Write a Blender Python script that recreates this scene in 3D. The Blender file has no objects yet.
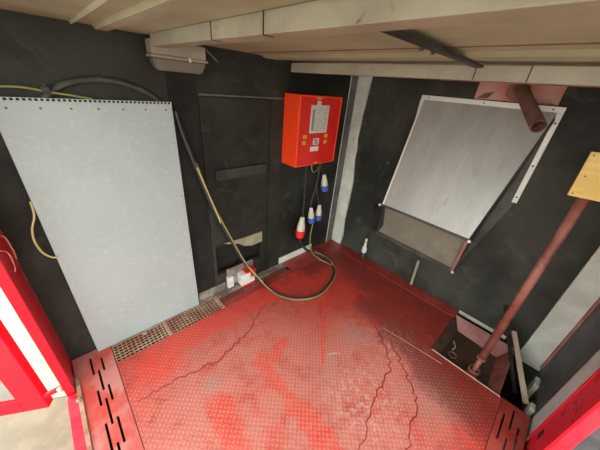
import bpy, bmesh, math, random
from mathutils import Vector, Matrix
random.seed(7)
S = bpy.context.scene
COL = S.collection

# ------------------------------------------------------------------ materials
class NT:
    def __init__(s, m):
        s.m = m; s.t = m.node_tree; s.n = s.t.nodes; s.l = s.t.links
        s.b = s.n['Principled BSDF']
        s.geo = s.n.new('ShaderNodeNewGeometry')
        s.pos = s.geo.outputs['Position']
    def link(s, a, b): s.l.new(a, b)
    def math(s, op, a, b=None, c=None, clamp=False):
        n = s.n.new('ShaderNodeMath'); n.operation = op; n.use_clamp = clamp
        for i, v in enumerate((a, b, c)):
            if v is None: continue
            if isinstance(v, (int, float)): n.inputs[i].default_value = v
            else: s.link(v, n.inputs[i])
        return n.outputs[0]
    def vmath(s, op, a, b=None, c=None):
        n = s.n.new('ShaderNodeVectorMath'); n.operation = op
        for i, v in enumerate((a, b, c)):
            if v is None: continue
            if isinstance(v, (tuple, list)): n.inputs[i].default_value = v
            elif isinstance(v, (int, float)): n.inputs[i].default_value = (v, v, v)
            else: s.link(v, n.inputs[i])
        return n
    def noise(s, scale, detail=6, rough=.6, stretch=None, dist=0):
        n = s.n.new('ShaderNodeTexNoise'); n.inputs['Scale'].default_value = scale
        n.inputs['Detail'].default_value = detail; n.inputs['Roughness'].default_value = rough
        n.inputs['Distortion'].default_value = dist
        p = s.pos
        if stretch: p = s.vmath('MULTIPLY', p, tuple(stretch)).outputs[0]
        s.link(p, n.inputs['Vector']); return n.outputs['Fac']
    def ramp(s, fac, lo, hi, inv=False):
        n = s.n.new('ShaderNodeMapRange'); n.inputs['From Min'].default_value = lo; n.inputs['From Max'].default_value = hi
        if inv: n.inputs['To Min'].default_value = 1; n.inputs['To Max'].default_value = 0
        n.interpolation_type = 'SMOOTHSTEP'
        s.link(fac, n.inputs['Value']); return n.outputs['Result']
    def mix(s, fac, a, b):
        n = s.n.new('ShaderNodeMix'); n.data_type = 'RGBA'
        for i, v in ((0, fac), (6, a), (7, b)):
            if isinstance(v, (int, float)): n.inputs[i].default_value = v
            elif isinstance(v, (tuple, list)): n.inputs[i].default_value = tuple(v)[:3] + (1,)
            else: s.link(v, n.inputs[i])
        return n.outputs[2]
    def bump(s, h, strength=.3, dist=.01):
        n = s.n.new('ShaderNodeBump'); n.inputs['Strength'].default_value = strength; n.inputs['Distance'].default_value = dist
        s.link(h, n.inputs['Height']); s.link(n.outputs[0], s.b.inputs['Normal'])
    def out(s, col): s.link(col, s.b.inputs['Base Color'])

def mat(name, color, rough=.6, metal=0., spec=.5):
    m = bpy.data.materials.new(name); m.use_nodes = True
    b = m.node_tree.nodes['Principled BSDF']
    b.inputs['Base Color'].default_value = tuple(color) + (1,)
    b.inputs['Roughness'].default_value = rough; b.inputs['Metallic'].default_value = metal
    b.inputs['Specular IOR Level'].default_value = spec
    return m

def worn(name, a, b, c=None, scale=4, lo=.4, hi=.65, rough=.6, metal=0., stretch=None, bump=.15, spec=.4, c_lo=.6, c_hi=.72, cs=14):
    m = mat(name, a, rough, metal, spec); k = NT(m)
    n = k.noise(scale, 8, .62, stretch)
    col = k.mix(k.ramp(n, lo, hi), a, b)
    if c:
        n2 = k.noise(cs, 6, .7, stretch, .6)
        col = k.mix(k.ramp(n2, c_lo, c_hi), col, c)
    k.out(col)
    if bump: k.bump(k.noise(scale * 14, 4, .6), bump, .003)
    return m

M = {}
M['wall'] = worn('dark_grey_lining', (.013, .0125, .009), (.036, .037, .029), (.055, .057, .046), 1.7, .36, .66, .65, cs=5, c_lo=.50, c_hi=.84, bump=.25, spec=.25)
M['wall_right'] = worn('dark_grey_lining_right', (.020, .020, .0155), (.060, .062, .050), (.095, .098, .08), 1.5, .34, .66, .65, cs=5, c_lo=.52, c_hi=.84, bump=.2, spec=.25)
M['wall_dark'] = worn('black_recess', (.006, .005, .004), (.014, .013, .010), None, 6, rough=.8)
M['front_panel'] = worn('front_panel_grey', (.075, .08, .08), (.125, .13, .13), (.19, .19, .185), 6, rough=.55, c_lo=.66, c_hi=.8)
M['galv'] = worn('galvanised_panel', (.36, .408, .405), (.405, .452, .442), (.49, .53, .515), 2.6, .3, .72, .5, .1, bump=.02, cs=34, c_lo=.50, c_hi=.80)
M['hood'] = worn('brushed_sheet', (.36, .355, .325), (.44, .435, .40), (.28, .27, .24), 2, .3, .7, .42, .25, stretch=(3, 5, .9), bump=.02, cs=4, c_lo=.5, c_hi=.85)
M['hood_dark'] = worn('cheek_sheet', (.05, .05, .043), (.09, .09, .08), None, 5, rough=.5, metal=.1)
M['mouth'] = worn('baffle_sheet', (.24, .225, .17), (.31, .29, .225), (.17, .155, .12), 4, rough=.6, metal=.1)
M['alu'] = worn('aluminium_strip', (.72, .71, .66), (.8, .79, .74), (.45, .40, .33), 5, rough=.45, metal=.2, bump=.03, c_lo=.66, c_hi=.76)
M['ceil'] = worn('cream_ceiling', (.36, .37, .25), (.47, .48, .345), (.23, .215, .14), 2.4, .35, .7, .6, cs=6, c_lo=.6, c_hi=.8, bump=.06)
M['beam'] = worn('beam_paint', (.31, .285, .215), (.43, .40, .315), (.17, .115, .08), 5, .3, .7, .6, cs=16, c_lo=.62, c_hi=.74)
M['corner'] = worn('corner_paint', (.60, .62, .54), (.76, .78, .69), (.26, .26, .21), 5, rough=.6, c_lo=.62, c_hi=.75)
M['corner_dark'] = worn('corner_angle', (.10, .095, .085), (.17, .16, .145), None, 7, rough=.6)
M['red'] = worn('signal_red', (.74, .010, .026), (.82, .016, .036), (.85, .16, .14), 3, .4, .7, .38, cs=9, c_lo=.68, c_hi=.84, bump=.03)
M['red_edge'] = worn('scuffed_red', (.80, .018, .045), (.85, .05, .08), (.40, .012, .02), 6, rough=.5, c_lo=.55, c_hi=.66, cs=14, bump=.1)
M['orange'] = mat('orange_red', (.92, .062, .012), .33); 
M['boxred'] = worn('box_front_red', (.62, .018, .010), (.70, .025, .013), None, 6, rough=.33, bump=0)
M['oxide'] = worn('red_oxide', (.21, .062, .045), (.30, .12, .092), (.14, .03, .024), 6, rough=.5, c_lo=.55, c_hi=.7)
M['oxide_dusty'] = worn('dusty_oxide', (.33, .13, .11), (.42, .20, .18), (.20, .06, .05), 6, rough=.6)
M['pit'] = worn('oily_pit', (.045, .028, .018), (.10, .055, .035), None, 9, rough=.35)
M['pink'] = worn('faded_pink', (.55, .16, .14), (.50, .30, .25), (.25, .08, .06), 7, .4, .6, .6, cs=12)
M['rust'] = worn('rusty_steel', (.23, .115, .085), (.17, .075, .052), (.10, .042, .03), 14, rough=.65)
M['rustedge'] = worn('rusty_edge', (.36, .16, .10), (.46, .33, .22), (.45, .07, .05), 12, rough=.7)
M['black'] = mat('black_rubber', (.028, .028, .026), .5)
M['hose'] = worn('grey_hose', (.04, .04, .036), (.08, .075, .065), None, 20, rough=.55)
M['blackmetal'] = worn('black_steel', (.02, .018, .015), (.05, .045, .04), None, 10, rough=.5)
M['cream'] = mat('cream_plastic', (.62, .60, .46), .45)
M['blue'] = mat('blue_plastic', (.06, .12, .48), .4)
M['redplug'] = mat('red_plastic', (.75, .02, .02), .4)
M['white'] = worn('dirty_white', (.72, .72, .68), (.60, .59, .54), (.40, .36, .3), 9, rough=.5, c_lo=.66, c_hi=.76)
M['label'] = mat('label_paper', (.60, .58, .52), .5)
M['labelgrey'] = mat('label_grey', (.26, .25, .21), .5)
M['ink'] = mat('label_ink', (.10, .095, .08), .5)
M['yellow'] = mat('yellow_sticker', (.75, .42, .04), .5)
M['earth'] = mat('green_yellow', (.27, .26, .075), .45)
M['yelcable'] = mat('yellow_wire', (.60, .48, .20), .45)
M['pinkwire'] = mat('pink_wire', (.85, .35, .27), .5)
M['ply'] = worn('yellow_board', (.64, .43, .12), (.74, .53, .18), (.50, .29, .06), 4, .4, .7, .6, stretch=(1, 1, 9), cs=7, bump=.05)
M['wood'] = worn('pale_wood', (.62, .50, .36), (.74, .62, .46), (.22, .13, .08), 8, rough=.75)
M['card'] = worn('cardboard', (.27, .25, .16), (.36, .33, .22), (.25, .21, .13), 9, rough=.8)
M['block'] = worn('pale_green_block', (.58, .60, .46), (.70, .71, .57), (.25, .25, .2), 12, rough=.8)
M['ground'] = worn('beige_concrete', (.135, .118, .082), (.185, .16, .115), (.085, .07, .05), 7, .35, .7, .9, cs=30, c_lo=.62, c_hi=.72, bump=.3)
M['sunpatch'] = mat('painted_sunlight', (.34, .29, .185), .8)  # cream colour that stands in for sunlight on the ground
M['dust'] = worn('dusty_skirt', (.16, .12, .10), (.34, .29, .25), (.30, .07, .05), 9, rough=.8)
M['doorgrey'] = worn('door_panel_grey', (.30, .29, .26), (.36, .35, .31), None, 6, rough=.6)
M['screw'] = mat('zinc_screw', (.5, .48, .43), .35, .8)
M['darkscrew'] = mat('dark_screw', (.12, .11, .10), .5, .5)
m = mat('lamp_cover', (.27, .255, .21), .15); m.node_tree.nodes['Principled BSDF'].inputs['Transmission Weight'].default_value = .35; M['lens'] = m
M['lampcase'] = worn('lamp_housing', (.30, .25, .20), (.38, .33, .27), (.16, .09, .06), 9, rough=.6)
M['tube'] = mat('unlit_tube', (.8, .8, .78), .3)

# floor: chequer plate with worn red paint
def floor_mat(name, bumps=True):
    m = mat(name, (.5, .05, .04), .42, 0, .5); k = NT(m)
    sep = k.n.new('ShaderNodeSeparateXYZ'); k.link(k.pos, sep.inputs[0])
    X, Y = sep.outputs[0], sep.outputs[1]
    fine = k.noise(34, 5, .7); med = k.noise(7, 8, .68, None, .4); big = k.noise(1.9, 5, .6)
    def blob(cx, cy, r, soft=.35):
        d = k.vmath('DISTANCE', k.vmath('MULTIPLY', k.pos, (1, 1, 0)).outputs[0], (cx, cy, 0)).outputs['Value']
        d = k.math('ADD', d, k.math('MULTIPLY', k.math('SUBTRACT', med, .5), r * 1.6))
        return k.ramp(d, r * (1 - soft), r * (1 + soft), True)
    def seg(ax, ay, bx, by, w, wob=.1):
        ab = (bx - ax, by - ay); L2 = ab[0] ** 2 + ab[1] ** 2
        u = k.math('SUBTRACT', X, ax); v = k.math('SUBTRACT', Y, ay)
        t = k.math('DIVIDE', k.math('ADD', k.math('MULTIPLY', u, ab[0]), k.math('MULTIPLY', v, ab[1])), L2, clamp=True)
        dx = k.math('SUBTRACT', u, k.math('MULTIPLY', t, ab[0])); dy = k.math('SUBTRACT', v, k.math('MULTIPLY', t, ab[1]))
        d = k.math('SQRT', k.math('ADD', k.math('MULTIPLY', dx, dx), k.math('MULTIPLY', dy, dy)))
        d = k.math('ADD', d, k.math('MULTIPLY', k.math('SUBTRACT', med, .5), wob))
        return k.ramp(d, w * .6, w * 1.4, True)
    red = (.60, .042, .026); deep = (.18, .014, .010); pale = (.62, .25, .19); grey = (.36, .26, .21)
    col = k.mix(k.ramp(big, .35, .65), red, (.48, .046, .032))
    col = k.mix(k.math('MULTIPLY', k.ramp(k.noise(13, 8, .75, None, .8), .45, .62), .45), col, deep)
    w = k.math('MAXIMUM', blob(-1.62, -.85, .62, .5), blob(-1.15, -1.15, .48, .5))
    w = k.math('MAXIMUM', w, blob(-1.95, -1.1, .6, .5))
    w2 = k.math('MULTIPLY', w, k.ramp(med, .22, .60))
    col = k.mix(k.math('MULTIPLY', w2, .72), col, pale)
    fr = k.math('MAXIMUM', seg(-.76, -.52, -1.21, -.92, .014, .03), seg(-1.50, -.66, -1.50, -1.30, .050, .16))
    fr = k.math('MAXIMUM', fr, seg(-1.80, -.72, -1.85, -1.1, .06, .14))
    fr = k.math('MAXIMUM', fr, seg(-1.30, -.66, -1.50, -.70, .035, .16))
    fr = k.math('MAXIMUM', fr, k.math('MAXIMUM', seg(-1.85, -.24, -1.05, -.24, .085, .22), blob(-1.95, -.3, .12)))
    fr = k.math('MULTIPLY', fr, k.ramp(fine, .25, .55))
    col = k.mix(k.math('MULTIPLY', fr, .62), col, (.74, .040, .024))
    g = k.math('MULTIPLY', k.math('MAXIMUM', k.math('MAXIMUM', blob(-1.78, -.60, .05, .7), blob(-1.13, -.93, .03, .5)), k.math('MAXIMUM', blob(-.87, -.92, .10, .8), blob(-.85, -1.5, .13, .8))), k.ramp(fine, .3, .6))
    col = k.mix(k.math('MULTIPLY', g, .6), col, grey)
    chalk = k.math('MULTIPLY', k.math('MAXIMUM', blob(-1.18, -1.2, .20, .8), blob(-.72, -1.15, .16, .8)), k.ramp(k.noise(26, 8, .75), .48, .62))
    col = k.mix(k.math('MULTIPLY', chalk, .6), col, (.70, .48, .38))
    dk = k.math('MAXIMUM', seg(-.15, -.1, -.30, -1.30, .22, .45), seg(-.6, -.15, -.1, -.15, .14, .3))  # shade of far corner and right wall put into the floor colour
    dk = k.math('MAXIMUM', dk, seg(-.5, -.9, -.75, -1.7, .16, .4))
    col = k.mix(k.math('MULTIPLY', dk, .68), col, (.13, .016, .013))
    col = k.mix(k.math('MULTIPLY', k.ramp(fine, .58, .72), .35), col, deep)
    if bumps:
        s_ = .7071 / .0205
        u = k.math('MULTIPLY', k.math('ADD', X, Y), s_); v = k.math('MULTIPLY', k.math('SUBTRACT', X, Y), s_)
        fu = k.math('FLOOR', u); fv = k.math('FLOOR', v)
        lu = k.math('SUBTRACT', k.math('SUBTRACT', u, fu), .5); lv = k.math('SUBTRACT', k.math('SUBTRACT', v, fv), .5)
        par = k.math('ABSOLUTE', k.math('MODULO', k.math('ADD', fu, fv), 2.0))
        sgn = k.math('SUBTRACT', k.math('MULTIPLY', par, 2), 1)
        a_ = k.math('ADD', lu, k.math('MULTIPLY', lv, sgn)); b_ = k.math('SUBTRACT', lu, k.math('MULTIPLY', lv, sgn))
        e = k.math('ADD', k.math('POWER', k.math('DIVIDE', k.math('ABSOLUTE', a_), .72), 2), k.math('POWER', k.math('DIVIDE', k.math('ABSOLUTE', b_), .20), 2))
        h = k.ramp(e, .35, 1.1, True)
        col = k.mix(k.math('MULTIPLY', h, k.math('ADD', .14, k.math('MULTIPLY', w, .26))), col, (.88, .46, .37))
        rim = k.math('MULTIPLY', k.ramp(e, .8, 1.3, False), k.ramp(e, 1.3, 2.4, True))
        col = k.mix(k.math('MULTIPLY', rim, .30), col, deep)
        hh = k.math('ADD', h, k.math('MULTIPLY', fine, .12))
        k.bump(hh, .7, .0018)
    else:
        k.bump(fine, .2, .002)
    k.out(col)
    k.link(k.ramp(med, .2, .8), k.b.inputs['Roughness'])
    r = k.n.new('ShaderNodeMapRange'); r.inputs['To Min'].default_value = .33; r.inputs['To Max'].default_value = .60
    k.link(med, r.inputs['Value']); k.link(r.outputs[0], k.b.inputs['Roughness'])
    return m
M['floor'] = floor_mat('worn_red_chequer_plate')
M['slot'] = worn('slotted_plate_red', (.54, .07, .052), (.56, .22, .19), (.58, .34, .28), 3.2, .42, .6, .45, bump=.05, cs=9, c_lo=.62, c_hi=.8)
M['slot_dark'] = worn('slotted_plate_oxide', (.30, .03, .022), (.36, .07, .055), (.17, .015, .014), 5, rough=.45, bump=.08)
M['crack'] = mat('flaked_paint_edge', (.26, .022, .016), .6)
M['scratch'] = mat('bare_scratch', (.65, .40, .34), .5)

# ------------------------------------------------------------------ mesh helpers
def obj(name, bm, m, parent=None, smooth=False):
    me = bpy.data.meshes.new(name)
    bmesh.ops.recalc_face_normals(bm, faces=bm.faces)
    off = Vector((0, 0, 0))
    if parent is not None:
        p = parent
        while p is not None: off += p.location; p = p.parent
    if off.length: bmesh.ops.translate(bm, verts=bm.verts, vec=-off)
    bm.to_mesh(me); bm.free()
    if isinstance(m, str): m = M[m]
    me.materials.append(m)
    if smooth:
        for p in me.polygons: p.use_smooth = True
    o = bpy.data.objects.new(name, me); COL.objects.link(o)
    if parent is not None: o.parent = parent
    return o

def tag(o, label, cat, group=None):
    o['label'] = label; o['category'] = cat
    if group: o['group'] = group
    return o

def thing(name, label, cat, loc, group=None):
    o = bpy.data.objects.new(name, None); COL.objects.link(o); o.location = loc
    o.empty_display_size = .05
    return tag(o, label, cat, group)

def struct(name, bm, m):
    o = obj(name, bm, m); o['kind'] = 'structure'; return o

def add_box(bm, a, b, bev=0., mtx=None):
    lo = [min(a[i], b[i]) for i in range(3)]; hi = [max(a[i], b[i]) for i in range(3)]
    r = bmesh.ops.create_cube(bm, size=1); vs = r['verts']
    for v in vs:
        v.co = Vector([(lo[i] + hi[i]) / 2 + v.co[i] * (hi[i] - lo[i]) for i in range(3)])
    if bev:
        es = list({e for v in vs for e in v.link_edges})
        r2 = bmesh.ops.bevel(bm, geom=es, offset=bev, segments=2, affect='EDGES', profile=.5)
        vs = list({v for f in r2['faces'] for v in f.verts} | {v for v in vs if v.is_valid})
    if mtx is not None:
        for v in vs: v.co = mtx @ v.co
    return bm
def box(a, b, bev=0., mtx=None): return add_box(bmesh.new(), a, b, bev, mtx)

def add_tube(bm, pts, r, n=12, caps=True, hollow=0.):
    pts = [Vector(p) for p in pts]; rings = []
    rs = r if isinstance(r, (list, tuple)) else [r] * len(pts)
    t0 = (pts[1] - pts[0]).normalized()
    up = Vector((0, 0, 1)) if abs(t0.z) < .9 else Vector((1, 0, 0))
    nrm = t0.cross(up).normalized()
    for i, p in enumerate(pts):
        t = (pts[min(i + 1, len(pts) - 1)] - pts[max(i - 1, 0)])
        if t.length < 1e-9: t = t0
        t.normalize()
        nrm = (nrm - t * nrm.dot(t)).normalized(); bn = t.cross(nrm)
        rings.append([bm.verts.new(p + (nrm * math.cos(2 * math.pi * k / n) + bn * math.sin(2 * math.pi * k / n)) * rs[i]) for k in range(n)])
    for a, b in zip(rings, rings[1:]):
        for k in range(n): bm.faces.new((a[k], a[(k + 1) % n], b[(k + 1) % n], b[k]))
    if caps:
        bm.faces.new(rings[0]); bm.faces.new(rings[-1])
    return rings
def tube(pts, r, n=12): bm = bmesh.new(); add_tube(bm, pts, r, n); return bm

def pipe_mesh(a, b, r, th=.005, n=24):
    """open-ended pipe from a to b with real wall thickness"""
    bm = bmesh.new(); a = Vector(a); b = Vector(b)
    o = add_tube(bm, [a, b], r, n, caps=False); i = add_tube(bm, [a, b], r - th, n, caps=False)
    for e in (0, 1):
        for k in range(n): bm.faces.new((o[e][k], o[e][(k + 1) % n], i[e][(k + 1) % n], i[e][k]))
    return bm

def lathe(prof, axis_a, axis_b, n=20):
    """prof: list of (t along a->b in metres, radius)"""
    a = Vector(axis_a); d = (Vector(axis_b) - a).normalized()
    bm = bmesh.new(); pts = [a + d * t for t, _ in prof]
    # strictly increasing t keeps the frame valid
    add_tube(bm, pts, [max(r, .0005) for _, r in prof], n)
    return bm

def smooth_path(pts, sub=8):
    pts = [Vector(p) for p in pts]; out = []
    P = [pts[0] * 2 - pts[1]] + pts + [pts[-1] * 2 - pts[-2]]
    for i in range(1, len(P) - 2):
        for s in range(sub):
            t = s / sub
            a, b, c, d = P[i - 1], P[i], P[i + 1], P[i + 2]
            out.append(.5 * ((2 * b) + (c - a) * t + (2 * a - 5 * b + 4 * c - d) * t * t + (3 * b - a - 3 * c + d) * t ** 3))
    out.append(pts[-1]); return out

def prism(poly, d):
    """polygon (list of 3-D points) extruded by vector d"""
    bm = bmesh.new(); d = Vector(d)
    a = [bm.verts.new(Vector(p)) for p in poly]; b = [bm.verts.new(Vector(p) + d) for p in poly]
    bm.faces.new(a); bm.faces.new(b[::-1])
    n = len(poly)
    for i in range(n): bm.faces.new((a[i], a[(i + 1) % n], b[(i + 1) % n], b[i]))
    return bm

def join(*bms):
    out = bmesh.new()
    for b in bms:
        me = bpy.data.meshes.new('tmp'); b.to_mesh(me); b.free(); out.from_mesh(me); bpy.data.meshes.remove(me)
    return out

def grid_plate(us, vs, w0, w1, hole, axes='xyz', outline=None):
    """solid plate over a grid of cells, leaving real holes where hole(u, v) is true"""
    us = sorted(set(round(u, 5) for u in us)); vs = sorted(set(round(v, 5) for v in vs))
    nu, nv = len(us) - 1, len(vs) - 1
    solid = [[not hole((us[i] + us[i + 1]) / 2, (vs[j] + vs[j + 1]) / 2) for j in range(nv)] for i in range(nu)]
    bm = bmesh.new(); cache = {}
    perm = {'xyz': lambda u, v, w: (u, v, w), 'xzy': lambda u, v, w: (u, w, v), 'yzx': lambda u, v, w: (w, u, v)}[axes]
    def V(i, j, k):
        q = (i, j, k)
        if q not in cache: cache[q] = bm.verts.new(perm(us[i], vs[j], (w0, w1)[k]))
        return cache[q]
    def s(i, j): return 0 <= i < nu and 0 <= j < nv and solid[i][j]
    for i in range(nu):
        for j in range(nv):
            if not solid[i][j]: continue
            for k in (0, 1): bm.faces.new([V(i, j, k), V(i + 1, j, k), V(i + 1, j + 1, k), V(i, j + 1, k)])
            if not s(i - 1, j): bm.faces.new([V(i, j, 0), V(i, j + 1, 0), V(i, j + 1, 1), V(i, j, 1)])
            if not s(i + 1, j): bm.faces.new([V(i + 1, j, 0), V(i + 1, j + 1, 0), V(i + 1, j + 1, 1), V(i + 1, j, 1)])
            if not s(i, j - 1): bm.faces.new([V(i, j, 0), V(i + 1, j, 0), V(i + 1, j, 1), V(i, j, 1)])
            if not s(i, j + 1): bm.faces.new([V(i, j + 1, 0), V(i + 1, j + 1, 0), V(i + 1, j + 1, 1), V(i, j + 1, 1)])
    return bm

def frange(a, b, st):
    n = int(round((b - a) / st)); return [a + (b - a) * i / n for i in range(n + 1)]

WY = .04      # inner face of the back wall
CZ = 1.645    # underside of the ceiling
FY = -1.90    # inner face of the front
LX = -2.325   # left edge of the floor

# ------------------------------------------------------------------ setting
def pit_hole(x, y): return x > -.55 and y < -1.335
fl = grid_plate([-2.14, -.55, 0.0], [-.145, -1.335, -1.745, FY], -.012, 0, lambda x, y: pit_hole(x, y) or (y < -1.745 and x > -.95), )
f2 = grid_plate([-2.14, -.95, -.55], [-1.745, FY], -.012, 0, lambda x, y: x > -.95)
fl.free(); f2.free()
fl = grid_plate([-2.14, -.95, -.55, 0.0], [-.145, -1.335, -1.745, FY], -.012, 0, lambda x, y: pit_hole(x, y) or (y < -1.745 and x > -.95))
struct('floor', fl, 'floor')

wb = grid_plate([-2.33, -1.40, -1.0, .04], [-.14, .17, .42, 1.66], WY, WY + .03, lambda x, z: -1.40 < x < -1.0 and .17 < z < .42, 'xzy')
struct('wall_back', wb, 'wall')
struct('wall_right', box((0, WY, -.30), (.03, -1.93, 1.66)), 'wall_right')
wf = box((-.02, FY, -.30), (-.52, FY - .03, 1.66))
struct('wall_front', wf, 'front_panel')
# ceiling of folded sheets with shallow ribs running along y
def ceiling():
    prof = [(-2.40, CZ), (-1.906, CZ), (-1.900, CZ - .010), (-1.893, CZ), (-1.835, CZ), (-1.825, CZ - .012), (-1.785, CZ - .012), (-1.775, CZ), (-1.115, CZ), (-1.110, CZ + .006),
            (-1.104, CZ), (-1.02, CZ), (-.99, CZ - .012), (-.90, CZ - .012), (-.87, CZ), (-.45, CZ), (-.42, CZ - .012), (-.3, CZ - .012), (-.27, CZ), (.03, CZ)]
    poly = [(x, WY + .03, z) for x, z in prof] + [(.03, WY + .03, CZ + .02), (-2.40, WY + .03, CZ + .02)]
    return prism(poly, (0, -(WY + .03) - 2.0, 0))
struct('ceiling', ceiling(), 'ceil')
tag(obj('ceiling_seam', box((-1.113, WY - .002, CZ - .002), (-1.104, -1.95, CZ + .002)), 'rust'), 'thin dark red seam line running between the cream ceiling sheets', 'seam')
g = bmesh.new(); add_box(g, (-14, -12, -.36), (10, 14, -.30))
struct('ground', g, 'ground')
struct('underfloor', join(box((-2.31, WY + .02, -.29), (.0, -1.93, -.27)), box((-2.31, WY + .03, -.27), (0, WY + .01, -.145))), 'wall_dark')
tag(obj('painted_sun_patch', prism([(-9.0, 3.9, -.30), (-2.2, -.06, -.30), (-2.2, 9.0, -.30), (-9.0, 9.0, -.30)], (0, 0, .004)), 'sunpatch'), 'cream white patch of painted paving on the ground outside the open left side', 'sunlight')  # sunlit ground beyond the shadow edge, painted as a paler patch

# flaked paint cracks on the plate
def ribbon(pts, w, z=.0008, th=.0006):
    bm = bmesh.new(); pts = [Vector((p[0], p[1], z)) for p in pts]; L = []; R_ = []
    for i, p in enumerate(pts):
        t = (pts[min(i + 1, len(pts) - 1)] - pts[max(0, i - 1)]).normalized(); n = Vector((-t.y, t.x, 0))
        ww = w * (.55 + .45 * math.sin(math.pi * (i + .3) / len(pts)))
        L.append((p + n * ww / 2)); R_.append((p - n * ww / 2))
    n = len(pts)
    a = [bm.verts.new(v) for v in L]; b = [bm.verts.new(v) for v in R_]
    a2 = [bm.verts.new(v - Vector((0, 0, th + z))) for v in L]; b2 = [bm.verts.new(v - Vector((0, 0, th + z))) for v in R_]
    for i in range(n - 1):
        bm.faces.new((a[i], a[i + 1], b[i + 1], b[i])); bm.faces.new((a[i], a[i + 1], a2[i + 1], a2[i])); bm.faces.new((b[i], b[i + 1], b2[i + 1], b2[i]))
    return bm
def wobble(a, b, n, amp):
    out = []
    for i in range(n + 1):
        t = i / n; d = Vector((b[0] - a[0], b[1] - a[1])); nn = Vector((-d.y, d.x)).normalized()
        o = random.uniform(-amp, amp) if 0 < i < n else 0
        out.append((a[0] + d.x * t + nn.x * o, a[1] + d.y * t + nn.y * o))
    return out

# ------------------------------------------------------------------ floor fittings
# left slotted plate, with real slots
def slots_left():
    lanes = [(-2.252, -2.242, [(-.014, -.145), (-.251, -.35), (-.451, -.60), (-.70, -.84), (-.94, -1.08), (-1.18, -1.32), (-1.42, -1.56), (-1.66, -1.80)]),
             (-2.228, -2.218, [(-.125, -.27), (-.32, -.476), (-.57, -.72), (-.80, -.95), (-1.04, -1.19), (-1.28, -1.43), (-1.52, -1.67)]),
             (-2.204, -2.194, [(-.049, -.149), (-.248, -.353), (-.451, -.592), (-.70, -.84), (-.94, -1.08), (-1.18, -1.32), (-1.42, -1.56), (-1.66, -1.80)])]
    xs = [LX, -2.143]; ys = [.03, FY]
    for a, b, ss in lanes:
        xs += [a, b]
        for s in ss: ys += list(s)
    def hole(x, y): return any(a < x < b and any(s[1] < y < s[0] for s in ss) for a, b, ss in lanes)
    return grid_plate(xs, ys, -.006, .0015, hole)
r = thing('slotted_plate', 'smooth faded red floor plate with staggered slots along the open left side', 'floor plate', (-2.23, -.9, 0))
obj('plate', slots_left(), 'slot', r)
obj('rusty_lip', box((LX - .001, -.12, -.03), (-2.308, FY, .012), .002), 'rustedge', r)
obj('bolt', lathe([(0, .014), (.012, .014), (.0125, .009), (.018, .009)], (-2.322, -.26, .008), (-2.322, -.26, 1), 6), 'screw', r)
# front slotted plate
def slots_front():
    lanes = [(-1.781, -1.772, [(-.638, -.816)]), (-1.816, -1.807, [(-.575, -.716), (-.77, -.90)]), (-1.851, -1.842, [(-.66, -.82)])]
    ys = [-1.748, FY + .02]; xs = [-.948, -.545]
    for a, b, ss in lanes:
        ys += [a, b]
        for s in ss: xs += list(s)
    return grid_plate(xs, ys, -.008, .0015, lambda x, y: any(a < y < b and any(s[1] < x < s[0] for s in ss) for a, b, ss in lanes))
r = thing('slotted_plate', 'dark red slotted floor plate beside the red front post', 'floor plate', (-.75, -1.82, 0))
obj('plate', slots_front(), 'slot_dark', r)
# sill on the outer left edge
r = thing('side_sill', 'red painted steel sill below the open left edge of the floor', 'sill', (-2.34, -.9, -.3))
obj('web', box((-2.366, -.195, -.29), (-2.327, FY - .04, -.0), .003), 'red_edge', r)
obj('face_plate', box((-2.372, -.195, -.27), (-2.367, FY - .04, -.02), .001), 'red', r)

# grating along the back wall
def grating(x0, x1, y0, y1, px, py, hw):
    gx = frange(x0, x1, px); gy = frange(y0, y1, py); xs = []; ys = []
    for x in gx: xs += [x - hw, x + hw]
    for y in gy: ys += [y - hw, y + hw]
    return grid_plate(xs, ys, -.008, -.001, lambda x, y: not (any(abs(x - q) < hw * 1.01 for q in gx) or any(abs(y - q) < hw * 1.01 for q in gy)))
r = thing('floor_grating', 'narrow square mesh grating along the foot of the big grey panel', 'grating', (-1.8, -.08, 0))
obj('mesh_panel', grating(-2.136, -1.45, -.143, -.01, .0225, .0222, .0026), 'rustedge', r)
obj('rear_strip', box((-2.139, -.008, -.012), (-1.45, .034, .004), .001), 'dust', r)
for x0, x1 in ((-1.85, -1.825), (-1.475, -1.448)):
    obj('cross_strap', box((x0, -.145, -.0005), (x1, .0, .004), .001), 'rustedge', r)
obj('washer', lathe([(0, .014), (.003, .014), (.0031, .007), (.008, .007)], (-1.96, -.03, .001), (-1.96, -.03, 1), 16), 'screw', r)
r = thing('floor_grating', 'red painted slotted strip between the junction box and the red floor', 'grating', (-1.1, -.08, 0))
obj('mesh_panel', grating(-1.442, -.79, -.088, -.036, .0185, .026, .0042), 'oxide', r)
obj('front_strip', box((-1.446, -.145, -.01), (-.762, -.0925, .0)), 'slot_dark', r)
obj('rear_strip', box((-1.446, -.0315, -.012), (-.762, .034, .004), .001), 'dust', r)
# plain red plate filling the corner behind the chequer plate
tag(obj('corner_plate', box((-.758, -.144, -.01), (-.002, WY - .002, .0)), 'slot_dark'), 'plain red floor strip in the far corner below the plugs', 'floor plate')
tag(obj('edge_strip', box((-.12, -.146, 0), (-.002, -1.333, .003), .001), 'slot_dark'), 'plain dark red strip along the foot of the right wall', 'floor strip')
tag(obj('skirting_strip', box((-.80, WY - .012, 0.0005), (-.36, WY - .001, .065), .002), 'corner'), 'short dusty grey skirting strip behind the looped cable', 'skirting')
tag(obj('skirting_strip', box((-1.57, WY - .016, .0045), (-1.35, WY - .007, .075), .003), 'dust'), 'dust covered skirting lump right of the big grey panel', 'skirting')

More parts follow.
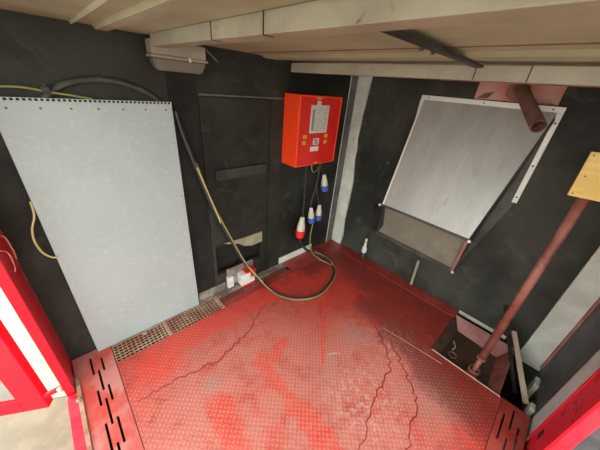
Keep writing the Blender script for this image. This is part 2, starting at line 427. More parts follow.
CR = [([(-2.11, -.44), (-1.90, -.45), (-1.67, -.50), (-1.46, -.44), (-1.20, -.30)], 9, .014, 'long flaked paint line curving along the grating side of the floor'),
      ([(-1.40, -1.33), (-1.14, -1.25), (-.90, -1.22), (-.75, -1.07), (-.66, -.92)], 10, .016, 'zigzag flaked paint line in the pale worn patch'),
      ([(-1.28, -1.50), (-.98, -1.43), (-.84, -1.27), (-.70, -1.10)], 10, .016, 'zigzag flaked paint line on the side of the red pole')]
for pl, n, amp, lab in CR:
    pts = []
    for p, q in zip(pl, pl[1:]): pts += wobble(p, q, n, amp)[:-1]
    tag(obj('paint_flake', ribbon(pts + [pl[-1]], .0075), 'crack'), lab, 'paint flake', 'flaked paint lines on the red floor')
tag(obj('scratch', ribbon([(-1.14, -.90), (-1.10, -.92), (-1.07, -.95)], .008), 'scratch'), 'short pale gouge in the middle of the red floor', 'scratch')
tag(obj('scratch', ribbon([(-.66, -1.02), (-.62, -1.33), (-.61, -1.42)], .005), 'scratch'), 'thin straight scratch in front of the jack recess', 'scratch')

# ------------------------------------------------------------------ jack recess with pole
r = thing('jack_recess', 'oily red steel recess tray in the floor around the pole foot', 'recess tray', (-.32, -1.53, -.06))
T = [(-.552, -1.333), (-.085, -1.333), (-.085, -1.725), (-.552, -1.725)]
B = [(-.525, -1.385), (-.165, -1.395), (-.19, -1.66), (-.505, -1.675)]
zb = -.055
def side(i, th=.006, m='oxide', nm='side_plate', z1=.004):
    j = (i + 1) % 4
    c = Vector((sum(p[0] for p in T) / 4, sum(p[1] for p in T) / 4, 0))
    poly = [(T[i][0], T[i][1], z1), (T[j][0], T[j][1], z1), (B[j][0], B[j][1], zb), (B[i][0], B[i][1], zb)]
    mid = sum((Vector(p) for p in poly), Vector()) / 4; d = (mid - c); d.z = 0; d.normalize()
    return obj(nm, prism(poly, d * th + Vector((0, 0, -.002))), m, r)
side(0, m='pit'); side(1, m='oxide_dusty', nm='rear_plate', z1=.012); side(2, m='oxide'); side(3, m='oxide')
obj('tray_base', prism([(x, y, zb) for x, y in B], (0, 0, -.006)), 'pit', r)
obj('rim', box((-.556, -1.333, .0), (-.550, -1.735, .006)), 'scratch', r)
obj('socket', pipe_mesh((-.430, -1.445, zb), (-.430, -1.445, zb + .012), .027, .005), 'rust', r)
obj('chain', tube(smooth_path([(-.30, -1.41, zb + .004), (-.345, -1.435, zb + .006), (-.38, -1.43, zb + .004)]), .0035, 6), 'scratch', r)

r = thing('support_pole', 'dark red steel pole standing in the floor recess on the right', 'pole', (-.49, -1.578, -.055))
obj('tube', tube([(-.487, -1.578, .125), (-.519, -1.566, 1.30)], .0205, 24), 'oxide', r, True)
obj('collar', pipe_mesh((-.482, -1.578, -.055), (-.482, -1.578, .010), .033, .006), 'oxide', r)
obj('peg', tube([(-.482, -1.578, -.05), (-.487, -1.578, .13)], .014, 18), 'oxide', r, True)
obj('shoulder_ring', lathe([(0, .018), (.004, .025), (.014, .025), (.018, .0225)], (-.487, -1.578, .110), (-.487, -1.578, 1), 24), 'rust', r)
r = thing('wooden_board', 'yellow plywood board fixed to the top of the red pole', 'board', (-.56, -1.65, 1.19))
bmx = Matrix.Translation((-.56, -1.514, 1.196)) @ Matrix.Rotation(math.radians(-2), 4, 'X') @ Matrix.Rotation(math.radians(2), 4, 'Z')
obj('panel', box((0, 0, 0), (.018, -.30, .178), .0015, bmx), 'ply', r)
for yy, zz in ((-.012, .012), (-.012, .166), (-.288, .012), (-.288, .166), (-.02, .085)):
    bm = lathe([(0, .0035), (.002, .003)], (0.0005, yy, zz), (-1, yy, zz), 10)
    for v in bm.verts: v.co = bmx @ v.co
    obj('nail', bm, 'darkscrew', r)

# planks and blocks in the gap beside the recess
def plank(a, b, w, th, up):
    a = Vector(a); b = Vector(b); d = (b - a); s_ = d.cross(Vector(up)).normalized(); u = s_.cross(d).normalized()
    poly = [a + s_ * w / 2 + u * th / 2, a - s_ * w / 2 + u * th / 2, a - s_ * w / 2 - u * th / 2, a + s_ * w / 2 - u * th / 2]
    return prism(poly, d)
tag(obj('wooden_stick', plank((-.03, -1.675, .10), (-.42, -1.862, -.05), .026, .014, (0, 0, 1)), 'wood'), 'pale weathered wooden stick lying in the gap behind the red pole', 'stick')
tag(obj('iron_bar', plank((-.030, -1.56, .26), (-.32, -1.815, -.12), .018, .014, (0, 0, 1)), 'blackmetal'), 'dark iron bar leaning on the right wall behind the red pole', 'bar')
tag(obj('packing_block', box((-.165, FY + .001, -.16), (-.25, FY + .028, -.03), .006), 'block'), 'pale green block beside the foot of the corner column', 'block')
tag(obj('packing_block', box((-.42, FY + .001, -.16), (-.475, FY + .03, -.01), .008), 'block'), 'smaller pale block near the red front post', 'block')
tag(obj('stone_slab', box((-.010, -1.66, -.02), (-.001, -1.335, .010), .001), 'block'), 'thin pale strip along the wall behind the recess', 'strip')
tag(obj('corner_column', box((-.022, -1.763, -.1), (-.001, FY + .001, CZ - .001), .003), 'corner'), 'light grey column in the front right corner', 'column')
tag(obj('column_edge', box((-.05, FY + .001, -.05), (-.023, FY + .012, CZ - .001)), 'oxide_dusty'), 'thin brown edge strip beside the light grey column', 'edge strip')
tag(obj('front_trim', box((-.521, FY + .006, -.1), (-.663, FY - .03, CZ - .001), .002), 'white'), 'light grey vertical strip beside the red front post', 'trim strip')
r = thing('front_post', 'bright scuffed red post of the front opening', 'post', (-.78, FY - .03, -.3))
obj('post_face', box((-.665, FY + .004, -.29), (-.865, FY - .04, CZ - .001), .006), 'red_edge', r)
obj('raised_edge', box((-.665, FY + .010, -.0), (-.680, FY + .0045, CZ - .002), .002), 'red', r)
obj('raised_edge', box((-.850, FY + .010, -.0), (-.864, FY + .0045, CZ - .002), .002), 'red', r)
obj('latch_slot', box((-.715, FY + .0085, .10), (-.740, FY + .0045, .15), .001), 'blackmetal', r)
dl = bpy.data.objects.new('door_2', None); COL.objects.link(dl); dl.location = (-.815, FY - .05, 0); dl['kind'] = 'structure'
obj('door_panel', box((-.80, FY - .041, -.295), (-.83, FY - .85, 1.62), .002), 'front_panel', dl)
obj('door_frame', join(box((-.796, FY - .80, -.29), (-.834, FY - .86, 1.63), .002), box((-.796, FY - .046, 1.56), (-.834, FY - .80, 1.63), .002)), 'red', dl)

# ------------------------------------------------------------------ left side: post, door, hinge
r = thing('door_post', 'bright red door post at the open left side beside the grey panel', 'post', (-2.36, -.07, -.3))
obj('post_body', box((-2.332, WY + .03, -.29), (-2.368, -.185, CZ - .001), .003), 'red', r)
obj('rear_return', box((-2.369, WY + .03, -.10), (-2.40, WY + .02, CZ - .01), .002), 'red', r)
hx, hy = -2.430, -.165
dm = Matrix.Translation((hx, hy, 0)) @ Matrix.Rotation(math.atan2(.48, -.878), 4, 'Z')
door = bpy.data.objects.new('door_1', None); COL.objects.link(door); door.location = (hx, hy, 0); door['kind'] = 'structure'
def dbox(a, b, bev=.003): return box(a, b, bev, dm)
fr = join(dbox((0, -.02, -.02), (.10, .02, 1.62)), dbox((.80, -.02, -.02), (.90, .02, 1.62)), dbox((.1, -.02, -.02), (.80, .02, .07)), dbox((.1, -.02, 1.54), (.80, .02, 1.62)))
obj('door_frame', fr, 'red', door)
obj('door_panel', dbox((.099, -.008, .069), (.801, .004, 1.541), 0), 'doorgrey', door)
r = thing('hinge', 'red hinge with a pale pin joining the door to the red post', 'hinge', (-2.40, -.15, .07))
obj('hinge_arm', box((-2.435, -.176, .06), (-2.334, -.19, .085), .002), 'red', r)
obj('pin', lathe([(0, .010), (.03, .010), (.0305, .006), (.036, .006)], (-2.375, -.194, .055), (-2.375, -.194, 1), 14), 'white', r)
# thin wire on the post
tag(obj('loose_wire', tube(smooth_path([(-2.330, -.18, .93), (-2.322, -.10, .90), (-2.318, -.03, .86), (-2.32, .0, .78), (-2.326, .02, .73)]), .0028, 6), 'pinkwire'), 'thin faded pink wire dangling on the red door post', 'wire')
tag(obj('loose_wire', tube(smooth_path([(-2.326, -.16, .87), (-2.322, -.09, .82), (-2.320, -.10, .77), (-2.326, -.11, .74)]), .0022, 6), 'pinkwire'), 'short curl of faded pink wire below the longer one', 'wire')

# ------------------------------------------------------------------ big grey panel
r = thing('access_panel', 'tall galvanised grey sheet panel standing against the back wall', 'panel', (-1.89, 0, 0))
px0, px1, pz = -2.204, -1.585, 1.364
obj('sheet', box((px0, -.002, .0045), (px1, .001, pz - .0), .0006), 'galv', r)
obj('side_flange', box((px0, .0015, .005), (px0 + .002, .012, pz)), 'galv', r)
obj('side_flange', box((px1 - .002, .0015, .005), (px1, .012, pz)), 'galv', r)
# perforated top lip: real small holes
hx_ = frange(px0 + .012, px1 - .012, .0165); xs = [px0, px1]
for x in hx_: xs += [x - .0048, x + .0048]
tl = grid_plate(xs, [pz, pz + .004, pz + .0125, pz + .0145], -.002, .0005, lambda x, z: pz + .004 < z < pz + .0125 and any(abs(x - q) < .0048 for q in hx_), 'xzy')
obj('perforated_lip', tl, 'galv', r)
for x in frange(px0 + .04, px1 - .03, .0905):
    obj('screw', lathe([(0, .0042), (.0025, .003)], (x, -.002, pz - .022), (x, -1, pz - .022), 10), 'darkscrew', r)
for z in (.12, .5, .88):
    obj('screw', lathe([(0, .0036), (.0025, .003)], (px1 - .014, -.002, z), (px1 - .014, -1, z), 10), 'darkscrew', r)
0 and tag(obj('wall_flap', box((-2.300, WY - .001, .02), (-2.212, WY - .012, .50), .002), 'wall_right'), 'small dark grey sheet strip between red post and grey panel', 'sheet strip')

# ------------------------------------------------------------------ back wall details
r = thing('wall_hatch', 'dark grey hatch with a horizontal lip and a torn lower opening', 'hatch', (-1.18, WY, .8))
obj('hatch_sheet', grid_plate([-1.43, -1.405, -.995, -.96], [.10, .165, .425, 1.405], WY - .010, WY - .0005, lambda x, z: -1.405 < x < -.995 and .165 < z < .425, 'xzy'), 'wall', r)
obj('lip', box((-1.37, WY - .034, .925), (-.985, WY - .0105, .995), .006), 'wall_right', r)  # lighter sheet colour stands in for the highlight on the lip
obj('recess_back', box((-1.42, WY + .06, .14), (-.98, WY + .065, .45)), 'wall_dark', r)
obj('recess_wall', join(box((-1.42, WY + .031, .14), (-1.41, WY + .06, .45)), box((-.99, WY + .031, .14), (-.98, WY + .06, .45)), box((-1.41, WY + .031, .14), (-.99, WY + .06, .15)), box((-1.41, WY + .031, .44), (-.99, WY + .06, .45))), 'wall_dark', r)
obj('torn_cardboard', prism([(-1.34, WY - .016, .436), (-1.19, WY - .016, .430), (-1.0, WY - .016, .428), (-1.0, WY - .016, .335), (-1.10, WY - .016, .330), (-1.17, WY - .016, .352), (-1.22, WY - .016, .393), (-1.30, WY - .016, .418)], (0, .005, 0)), 'card', r)
tag(obj('pilaster_and_shade_strip', box((-.935, WY - .014, .005), (-.80, WY - .0005, CZ - .001), .003), 'wall'), 'dark vertical pilaster left of the red distribution box', 'pilaster')
tag(obj('wall_rail', box((-1.43, WY - .017, 1.414), (-.84, WY - .0145, 1.422)), 'corner_dark'), 'thin horizontal rail across the dark back wall', 'rail')
tag(obj('pilaster_and_shade_strip', box((-1.582, WY - .006, .08), (-1.435, WY - .0005, CZ - .001), .001), 'wall_dark'), 'black strip painted as recess shadow beside the big grey panel', 'pilaster')  # no pilaster here: black colour stands in for the shaded recess

# red and white junction block at wall foot
r = thing('junction_block', 'small white and red box standing at the foot of the back wall', 'box', (-1.17, -.0, .005))
obj('case', box((-1.245, -.045, .02), (-1.115, .02, .125), .004), 'white', r)
obj('lid', join(box((-1.20, -.047, .128), (-1.105, .021, .142), .003), box((-1.160, -.048, .08), (-1.108, -.0455, .128))), 'redplug', r)
obj('foot_tape', box((-1.235, -.049, .004), (-1.12, -.02, .0195), .001), 'redplug', r)
obj('backing', box((-1.335, .021, .02), (-1.09, WY - .011, .19), .002), 'dust', r)
tag(obj('white_tag', box((-1.345, -.012, .03), (-1.295, .018, .13), .003), 'white'), 'small dirty white block left of the red and white box', 'block')

# ------------------------------------------------------------------ distribution box
bx0, bx1, bz0, bz1, by = -.833, -.405, .981, 1.456, -.133
r = thing('distribution_box', 'bright orange red electrical box hung on the dark back wall', 'electrical box', (-.62, 0, .98))
obj('case', box((bx0, WY - .015, bz0), (bx1, by + .026, bz1), .004), 'orange', r)
fr_ = obj('front_door', box((bx0 + .003, by + .025, bz0 + .003), (bx1 - .003, by + .002, bz1 - .003), .004), 'boxred', r)
edge = join(box((bx0, by + .030, bz0), (bx0 + .014, by - .001, bz1), .002), box((bx1 - .011, by + .030, bz0), (bx1, by - .001, bz1), .002), box((bx0 + .014, by + .03, bz1 - .010), (bx1 - .011, by - .001, bz1), .002), box((bx0 + .014, by + .03, bz0), (bx1 - .011, by - .001, bz0 + .008), .002))
obj('door_edge', edge, 'orange', r)
FYb = by + .0018
def lab(name, x0, z0, x1, z1, m, d=.0012, par=None):
    return obj(name, box((x0, FYb, z0), (x1, FYb - d, z1)), m, par or r)
L = lab('data_label', -.722, 1.214, -.538, 1.398, 'label')
lab('label_tab', -.668, 1.398, -.628, 1.424, 'label')
# faint printing on the plate: blocks and short lines
rows = [lab('printing', -.706, 1.232, -.682, 1.372, 'labelgrey', .0016, L)]
bm = bmesh.new()
for k in range(13):
    z = 1.382 - k * .0125
    x = -.674
    while x < -.60:
        w = random.uniform(.004, .014); 
        if random.random() < .62: add_box(bm, (x, FYb, z), (min(x + w, -.60), FYb - .0016, z - .004))
        x += w + .003
    x = -.588
    while x < -.55:
        w = random.uniform(.004, .012)
        if random.random() < .7: add_box(bm, (x, FYb, z), (min(x + w, -.548), FYb - .0016, z - .005))
        x += w + .003
obj('printing', bm, 'labelgrey', L)
for x, z in ((-.760, 1.192), (-.764, 1.150), (-.538, 1.190), (-.540, 1.146)):
    s_ = lab('sticker', x - .017, z - .012, x + .017, z + .012, 'yellow')
    obj('pictogram', prism([(x - .006, FYb - .0013, z - .006), (x + .006, FYb - .0013, z - .006), (x, FYb - .0013, z + .007)], (0, -.0004, 0)), 'boxred', s_)
lab('top_sticker', -.672, 1.434, -.625, 1.444, 'yellow')
lab('bottom_sticker', -.64, .992, -.60, .999, 'yellow')
k_ = lab('key_plate', -.672, 1.132, -.612, 1.178, 'label', .003)
obj('keyhole', join(box((-.655, FYb - .003, 1.14), (-.628, FYb - .0045, 1.15)), box((-.655, FYb - .003, 1.155), (-.645, FYb - .0045, 1.172)), box((-.638, FYb - .003, 1.155), (-.628, FYb - .0045, 1.166))), 'ink', k_)
lab('white_label', -.694, 1.085, -.61, 1.118, 'white', .002)
obj('gland_plate', box((-.70, -.11, bz0 - .006), (-.43, .01, bz0 - .0), .001), 'blackmetal', r)

# wired plugs below the box
def plug(loc, scale, lean, label, body, cap, cap_name='cap'):
    rt = thing('industrial_plug', label, 'plug', loc, 'plugs hanging below the red box')
    # local upward axis with a lean
    ax = Vector((lean[0], lean[1], 1)).normalized(); base = Vector(loc)
    def L_(prof): return lathe([(t * scale, q * scale) for t, q in prof], base, base + ax, 24)
    obj(cap_name, L_([(0, .022), (.002, .0265), (.010, .0275), (.034, .0275), (.036, .0315), (.046, .0315), (.048, .027)]), cap, rt, False)
    obj('grip_body', L_([(.0485, .025), (.052, .0265), (.085, .0245), (.112, .0175), (.122, .016)]), body, rt, True)
    obj('cable_nut', L_([(.1225, .0125), (.124, .0155), (.136, .0145), (.142, .009)]), 'white', rt)
    # pins inside the collar
    return rt, base + ax * .142 * scale
PY = -.055
_, t1 = plug((-.636, PY, .290), 1.42, (.06, 0), 'large cream plug with red collar hanging lowest below the box', 'cream', 'redplug')
_, t2 = plug((-.372, PY, .690), 1.12, (-.22, 0), 'blue and cream plug hanging highest below the red box', 'cream', 'blue')
_, t3 = plug((-.500, PY, .402), 1.10, (-.16, 0), 'left one of the two low blue and cream plugs', 'cream', 'blue')
_, t4 = plug((-.412, PY, .402), 1.10, (-.02, 0), 'right one of the two low blue and cream plugs', 'cream', 'blue')
def cable(label, pts, rad, m='black', name='cable'):
    return tag(obj(name, tube(smooth_path(pts), rad, 10), m, None, True), label, 'cable')
cable('black cable from the red box down to the red plug', [(-.635, PY, .974), (-.632, PY, .80), (-.622, PY, .62), t1], .0075)
cable('short black cable holding the highest blue plug', [(-.455, PY, .974), (-.452, PY, .91), t2], .006)
cable('black cable slanting down to the left blue plug', [(-.475, -.06, .974), (-.50, -.068, .80), (-.545, -.068, .62), (-.540, -.06, .575), t3], .006)
cable('black cable running to the right blue plug', [(-.440, -.03, .974), (-.432, -.008, .86), (-.434, -.012, .70), t4], .006)
cable('yellow and green wire end under the red box', [(-.575, -.06, .974), (-.58, -.06, .93), (-.555, -.06, .89), (-.51, -.06, .90), (-.50, -.06, .93)], .004, 'earth', 'wire')

# ------------------------------------------------------------------ hose and looping cable
cable('thick grey black hose arching above the big grey panel', [(-2.08, .026, 1.345), (-2.035, .026, 1.39), (-1.975, .026, 1.43), (-1.88, .026, 1.453), (-1.78, .026, 1.448), (-1.69, .026, 1.418), (-1.635, .026, 1.375), (-1.61, .026, 1.31), (-1.605, .026, 1.22)], .0132, 'hose', 'hose')
loop = [(-1.565, .020, 1.34), (-1.548, .014, 1.24), (-1.50, .0, 1.05), (-1.43, -.018, .79), (-1.33, -.03, .53), (-1.21, -.055, .24), (-1.12, -.10, .085), (-1.08, -.22, .024),
        (-1.045, -.33, .016), (-.968, -.43, .016), (-.822, -.495, .016), (-.642, -.47, .016), (-.47, -.39, .016), (-.385, -.26, .016), (-.38, -.13, .018), (-.43, -.07, .045), (-.52, -.055, .10), (-.60, -.055, .20), (-.636, PY, .284)]
def side_path(pts, ox, oy, oz, ph):
    sp = smooth_path(pts, 5); out = []
    for i, p in enumerate(sp):
        a = ph + i * .10
        out.append(Vector((p.x + math.cos(a) * ox, p.y + abs(math.sin(a)) * -oy - .004, max(p.z + math.cos(a) * oz + .004, .008))))
    return out
r = thing('supply_cable', 'thick black and yellow green cable looping over the floor to the red plug', 'cable', (-.97, -.43, 0))
obj('sheath', tube(smooth_path(loop), .0115, 12), 'black', r, True)
obj('earth_wire', tube(side_path(loop[2:-3], .006, .009, .006, 0), .0052, 8), 'earth', r, True)
obj('earth_wire', tube(side_path(loop[5:-5], -.006, .007, .010, 1.2), .0042, 8), 'yelcable', r, True)
obj('wire_end', tube(smooth_path([(-1.50, -.022, 1.04), (-1.452, -.030, .88), (-1.405, -.036, .72), (-1.385, -.036, .65)], 6), .0035, 8), 'yelcable', r, True)
obj('branch_wire', tube(smooth_path([(-.50, -.075, .39), (-.53, -.09, .26), (-.52, -.12, .12), (-.45, -.17, .03), (-.41, -.27, .012), (-.42, -.36, .012)], 6), .0048, 8), 'earth', r, True)
tag(obj('thin_wire', tube(smooth_path([(-2.26, .020, 1.405), (-2.158, .014, 1.411), (-2.10, .006, 1.412), (-2.03, .004, 1.40), (-1.96, .006, 1.390), (-1.90, .012, 1.380)]), .004, 8), 'earth', None, True), 'thin yellow green wire crossing behind the top of the grey panel', 'wire')
tag(obj('thin_wire', tube(smooth_path([(-2.208, .01, .98), (-2.214, -.002, .92), (-2.238, -.006, .86), (-2.247, -.006, .80), (-2.238, -.008, .74), (-2.215, -.008, .705), (-2.195, -.006, .70)]), .0042, 8), 'yelcable', None, True), 'yellow wire bulging out at the left edge of the grey panel', 'wire')
tag(obj('cable_clamp', join(box((-2.052, .0, 1.396), (-2.026, -.006, 1.418), .002), box((-2.045, .02, 1.405), (-2.036, -.0, 1.43))), 'blackmetal'), 'small black clamp on the hose above the grey panel', 'clamp')

# ------------------------------------------------------------------ corner post
r = thing('corner_post', 'light grey angle post in the far corner of the room', 'post', (-.02, 0, 0))
obj('dark_face', box((-.112, WY - .001, .001), (-.0225, WY - .007, CZ - .001), .002), 'corner_dark', r)
obj('bright_edge', box((-.118, WY - .001, .001), (-.1125, WY - .008, CZ - .001), .001), 'corner', r)
poly = [(-.001, -.085, 0.001), (-.001, WY - .001, 0.001), (-.001, WY - .001, CZ - .001), (-.001, -.095, CZ - .001), (-.001, -.070, 1.35), (-.001, -.060, 1.12), (-.001, -.075, 1.03), (-.001, -.070, .95), (-.001, -.10, .72), (-.001, -.095, .5), (-.001, -.085, .3), (-.001, -.10, .12)]
obj('pale_face', prism(poly, (-.020, 0, 0)), 'corner', r)

# ------------------------------------------------------------------ beams and ceiling fittings
r = thing('ceiling_beam', 'cream steel beam across the ceiling right above the lamp', 'beam', (-1.64, -.95, CZ), 'cream ceiling beams')
obj('beam_body', box((-1.650, -.045, 1.600), (-1.590, -1.95, CZ - .0005), .002), 'beam', r)
for y in (-.60, -.86, -1.50):
    obj('joint_line', box((-1.6515, y, 1.5985), (-1.62, y - .0035, CZ - .001)), 'blackmetal', r)
bX = -.78; bB = 1.580
r = thing('ceiling_beam', 'cream steel beam in front of the red stained ceiling plate', 'beam', (bX, -.95, CZ), 'cream ceiling beams')
obj('beam_body', box((bX, WY - .002, bB), (bX + .05, -1.95, CZ - .0125), .002), 'beam', r)
obj('red_underside', box((bX + .006, -.93, bB - .002), (bX + .046, -1.95, bB - .0002)), 'oxide', r)
for y in (-1.07, -1.245):
    obj('joint_line', box((bX - .0015, y, bB + .001), (bX + .02, y - .0035, CZ - .013)), 'blackmetal', r)
r = thing('ceiling_bar', 'dark steel angle bar spanning between the two ceiling beams', 'bar', (-1.15, -1.13, CZ))
obj('bar_flange', box((-1.588, -1.066, 1.622), (bX - .002, -1.094, CZ - .0125), .001), 'blackmetal', r)
obj('bar_web', box((-1.588, -1.046, 1.628), (bX - .002, -1.0655, CZ - .0125), .001), 'ceil', r)
for x in (-1.22, -1.14):
    obj('clip', box((x, -1.036, 1.622), (x + .010, -1.0455, 1.642)), 'darkscrew', r)

r = thing('bulkhead_lamp', 'dirty cream bulkhead lamp under the ceiling beam on the back wall', 'lamp', (-1.52, 0, 1.57))
lx0, lx1 = -1.650, -1.398
obj('housing', box((lx0, WY - .001, 1.572), (lx1, -.03, 1.630), .006), 'lampcase', r)
obj('rim', box((lx0 - .006, WY - .001, 1.562), (lx1 + .006, -.038, 1.5715), .003), 'lampcase', r)
def lens():
    bm = bmesh.new()
    t = [(lx0, WY - .003), (lx1, WY - .003), (lx1, -.033), (lx0, -.033)]; b = [(lx0 + .022, WY - .006), (lx1 - .018, WY - .006), (lx1 - .018, -.012), (lx0 + .022, -.012)]
    T_ = [bm.verts.new((x, y, 1.5615)) for x, y in t]; B_ = [bm.verts.new((x, y, 1.512)) for x, y in b]
    bm.faces.new(T_); bm.faces.new(B_)
    for i in range(4): bm.faces.new((T_[i], T_[(i + 1) % 4], B_[(i + 1) % 4], B_[i]))
    bmesh.ops.bevel(bm, geom=list(bm.edges), offset=.007, segments=3, affect='EDGES')
    return bm
obj('cover', lens(), 'lens', r)
obj('clip', box((-1.49, -.034, 1.556), (-1.48, -.041, 1.574), .001), 'white', r)
tag(obj('bracket_rod', tube([(-1.375, .025, 1.628), (-1.31, .015, 1.575)], .004, 8), 'corner_dark'), 'thin slanting rod right of the bulkhead lamp', 'rod')

# plate and pipe under the roof at the right wall
r = thing('exhaust_pipe', 'short rusty brown pipe stub jutting from the pink stained plate', 'pipe', (-.03, -1.12, 1.58))
a, b = Vector((-.03, -1.105, 1.600)), Vector((-.36, -1.298, 1.428))
obj('pipe', pipe_mesh(a, b, .032, .004, 28), 'rust', r, False)
obj('flange', lathe([(0, .055), (.008, .055)], (-.028, -1.10, 1.585), (-1, -1.10, 1.585), 24), 'rust', r)
obj('inner_blank', tube([a.lerp(b, .55), a.lerp(b, .56)], .0275, 24), 'wall_dark', r)
r = thing('roof_plate', 'faded pink stained steel plate above the sheet metal hood', 'plate', (-.01, -1.1, 1.56))
obj('plate', box((-.001, -.885, 1.528), (-.014, -1.30, CZ - .001), .001), 'pink', r)
obj('rust_patch', prism([(-.0145, -.90, 1.53), (-.0145, -.96, 1.535), (-.0145, -.985, 1.575), (-.0145, -.93, 1.56)], (-.002, 0, 0)), 'rust', r)
obj('lower_lip', box((-.0145, -1.10, 1.526), (-.03, -1.28, 1.534)), 'rust', r)

# ------------------------------------------------------------------ hood on right wall
r = thing('sheet_metal_hood', 'large slanted galvanised air hood with pale frame on the right wall', 'air hood', (-.1, -.92, .95))
TL, TR = Vector((-.014, -.566, 1.492)), Vector((-.014, -1.312, 1.492))
BL, BR = Vector((-.22, -.565, .705)), Vector((-.22, -1.212, .698))
WL, WR = Vector((-.014, -.462, .338)), Vector((-.014, -1.172, .318))
n = (BL - TL).cross(TR - TL).normalized()
if n.x > 0: n = -n
obj('front_sheet', prism([TL, TR, BR, BL], n * .003), 'hood', r)
def cheek(pts, nm, th):
    return obj(nm, prism(pts, th), 'hood_dark', r)
cheek([TL + Vector((.004, -.002, 0)), BL + Vector((.004, -.002, 0)), WL, Vector((-.002, -.53, .36)), Vector((-.002, -.566, 1.49))], 'side_cheek', (0, .002, 0))
cheek([TR + Vector((.004, .002, 0)), BR + Vector((.004, .002, 0)), WR + Vector((0, -.0, 0)), Vector((-.002, -1.325, .95)), Vector((-.002, -1.325, 1.49))], 'side_cheek', (0, -.002, 0))
# baffle set back inside the mouth
iv = Vector((.035, 0, .035))
obj('inner_baffle', prism([BL + iv * .9 + Vector((0, -.01, 0)), BR + iv * .9 + Vector((0, .01, 0)), WR + Vector((.002, .01, .012)), WL + Vector((.002, -.01, .012))], (.002, 0, .001)), 'mouth', r)
def bar(a, b, w, th, nm, m):   # flat bar from a to b
    return obj(nm, plank(a, b, w, th, (1, 0, 0)), m, r)
bar(BL + Vector((-.004, .004, 0)), BR + Vector((-.004, -.004, 0)), .018, .012, 'mouth_rim', 'hood_dark')
bar(WL + Vector((-.004, .006, 0)), WR + Vector((-.004, -.006, 0)), .034, .010, 'mouth_rim', 'hood_dark')
bar(BR + Vector((-.003, 0, 0)), WR + Vector((-.004, 0, 0)), .016, .008, 'mouth_side', 'oxide_dusty')
bar(BL + Vector((-.003, 0, 0)), WL + Vector((-.004, 0, 0)), .020, .008, 'mouth_side', 'blackmetal')
obj('frame_strip', box((-.001, -.545, 1.492), (-.016, -1.340, 1.522), .002), 'alu', r)
obj('frame_strip', box((-.001, -1.312, .962), (-.012, -1.340, 1.4915), .002), 'alu', r)
obj('frame_strip', box((-.001, -.540, 1.00), (-.012, -.564, 1.4915), .002), 'alu', r)
obj('edge_fold', plank(TL + Vector((-.003, .0, 0)), TL.lerp(BL, 1.0) + Vector((-.003, 0, 0)), .012, .006, (1, 0, 0)), 'alu', r)
for y, z in ((-1.326, 1.44), (-1.326, 1.20), (-1.326, 1.0)):
    obj('bolt', lathe([(0, .006), (.004, .005)], (-.012, y, z), (-1, y, z), 8), 'darkscrew', r)
for y in (-.60, -.95, -1.29):
    obj('bolt', lathe([(0, .005), (.004, .004)], (-.016, y, 1.507), (-1, y, 1.507), 8), 'darkscrew', r)
for p in (BR + Vector((-.015, -.012, .0)), WR + Vector((-.012, -.008, -.004)), BL + Vector((-.015, .018, .0))):
    obj('white_cap', lathe([(0, .011), (.012, .011), (.015, .007)], p, p + Vector((-1, 0, .3)), 12), 'white', r)
# connector hanging at the left of hood
r = thing('hanging_connector', 'pale green white connector hanging left of the hood mouth', 'connector', (-.06, -.40, .2))
obj('body', lathe([(0, .016), (.01, .024), (.035, .026), (.06, .023), (.078, .015), (.125, .013)], (-.055, -.412, .08), (-.06, -.396, .9), 14), 'white', r)
obj('neck', lathe([(0, .009), (.02, .012), (.035, .009)], (-.058, -.41, .212), (-.060, -.40, .9), 12), 'white', r)
obj('lower_wire', tube([(-.055, -.412, .082), (-.06, -.415, .045), (-.065, -.418, .006)], [.012, .020, .012], 10), 'blackmetal', r)
tag(obj('hanging_rod', tube(smooth_path([(-.215, -.535, .70), (-.12, -.475, .50), (-.064, -.425, .345), (-.059, -.405, .248)], 6), .008, 10), 'blackmetal', None, True), 'dark rod from the hood corner down to the hanging connector', 'rod')
tag(obj('pale_stake', plank((-.014, -.915, .262), (-.020, -.925, .004), .020, .010, (1, 0, 0)), 'card'), 'short pale wooden stake leaning on the wall under the hood', 'stake')
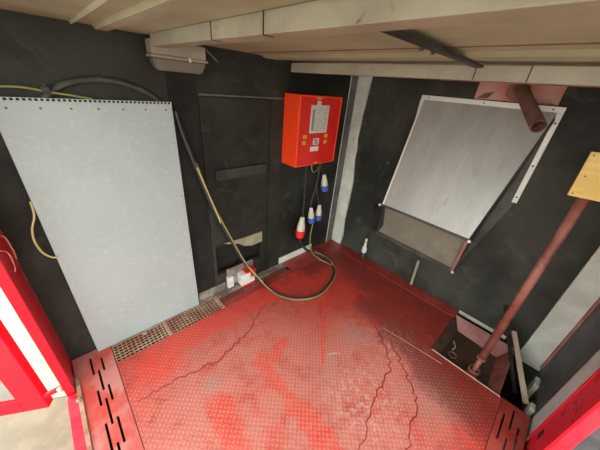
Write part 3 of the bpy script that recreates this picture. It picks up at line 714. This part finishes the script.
tag(obj('wall_stain', prism([(-.0005, -.40, .62), (-.0005, -.43, .60), (-.0005, -.44, .54), (-.0005, -.41, .50), (-.0005, -.385, .54), (-.0005, -.375, .59)], (-.0012, 0, 0)), 'wall_dark'), 'black blotch on the right wall beside the hanging rod', 'stain')
tag(obj('wall_hook', tube([(-.001, -.40, 1.0), (-.03, -.40, 1.0), (-.035, -.44, .995)], .004, 8), 'corner_dark'), 'small dark hook left of the hood', 'hook')

# ------------------------------------------------------------------ light
w = bpy.data.worlds.new('World'); S.world = w; w.use_nodes = True
nt = w.node_tree; bg = nt.nodes['Background']
sky = nt.nodes.new('ShaderNodeTexSky'); sky.sky_type = 'HOSEK_WILKIE'
sky.sun_direction = Vector((-.1, .5, .85)).normalized(); sky.turbidity = 6; sky.ground_albedo = .4
mix = nt.nodes.new('ShaderNodeMix'); mix.data_type = 'RGBA'; mix.inputs[0].default_value = .75
nt.links.new(sky.outputs[0], mix.inputs[6]); mix.inputs[7].default_value = (.97, 1.0, .94, 1)
nt.links.new(mix.outputs[2], bg.inputs[0]); bg.inputs[1].default_value = 2.7
sd = bpy.data.lights.new('sun', 'SUN'); sd.energy = 3.0; sd.angle = math.radians(1.5); sd.color = (1, .96, .88)
so = bpy.data.objects.new('sun', sd); COL.objects.link(so)
so.rotation_euler = Vector((.05, .5, -.85)).to_track_quat('-Z', 'Y').to_euler()
so.rotation_euler = Vector((-.02, -.45, -.89)).to_track_quat('-Z', 'Y').to_euler()

# ------------------------------------------------------------------ camera
cd = bpy.data.cameras.new('camera'); co = bpy.data.objects.new('camera', cd); COL.objects.link(co)
rt = Vector((0.72972517, -0.67852956, 0.08425028)); dn = Vector((-0.26862894, -0.39782211, -0.87725484)); fw = Vector((0.62876042, 0.61752287, -0.47257363))
mm = Matrix((rt, -dn, -fw)).transposed().to_4x4(); mm.translation = (-2.08606814, -1.46948339, 1.5)
co.matrix_world = mm
cd.sensor_fit = 'HORIZONTAL'; cd.sensor_width = 36; cd.lens = 256.97 / 600 * 36; cd.clip_start = .02
S.camera = co
S.view_settings.view_transform = 'Standard'; S.view_settings.look = 'None'; S.view_settings.exposure = 0.97; S.view_settings.gamma = 1
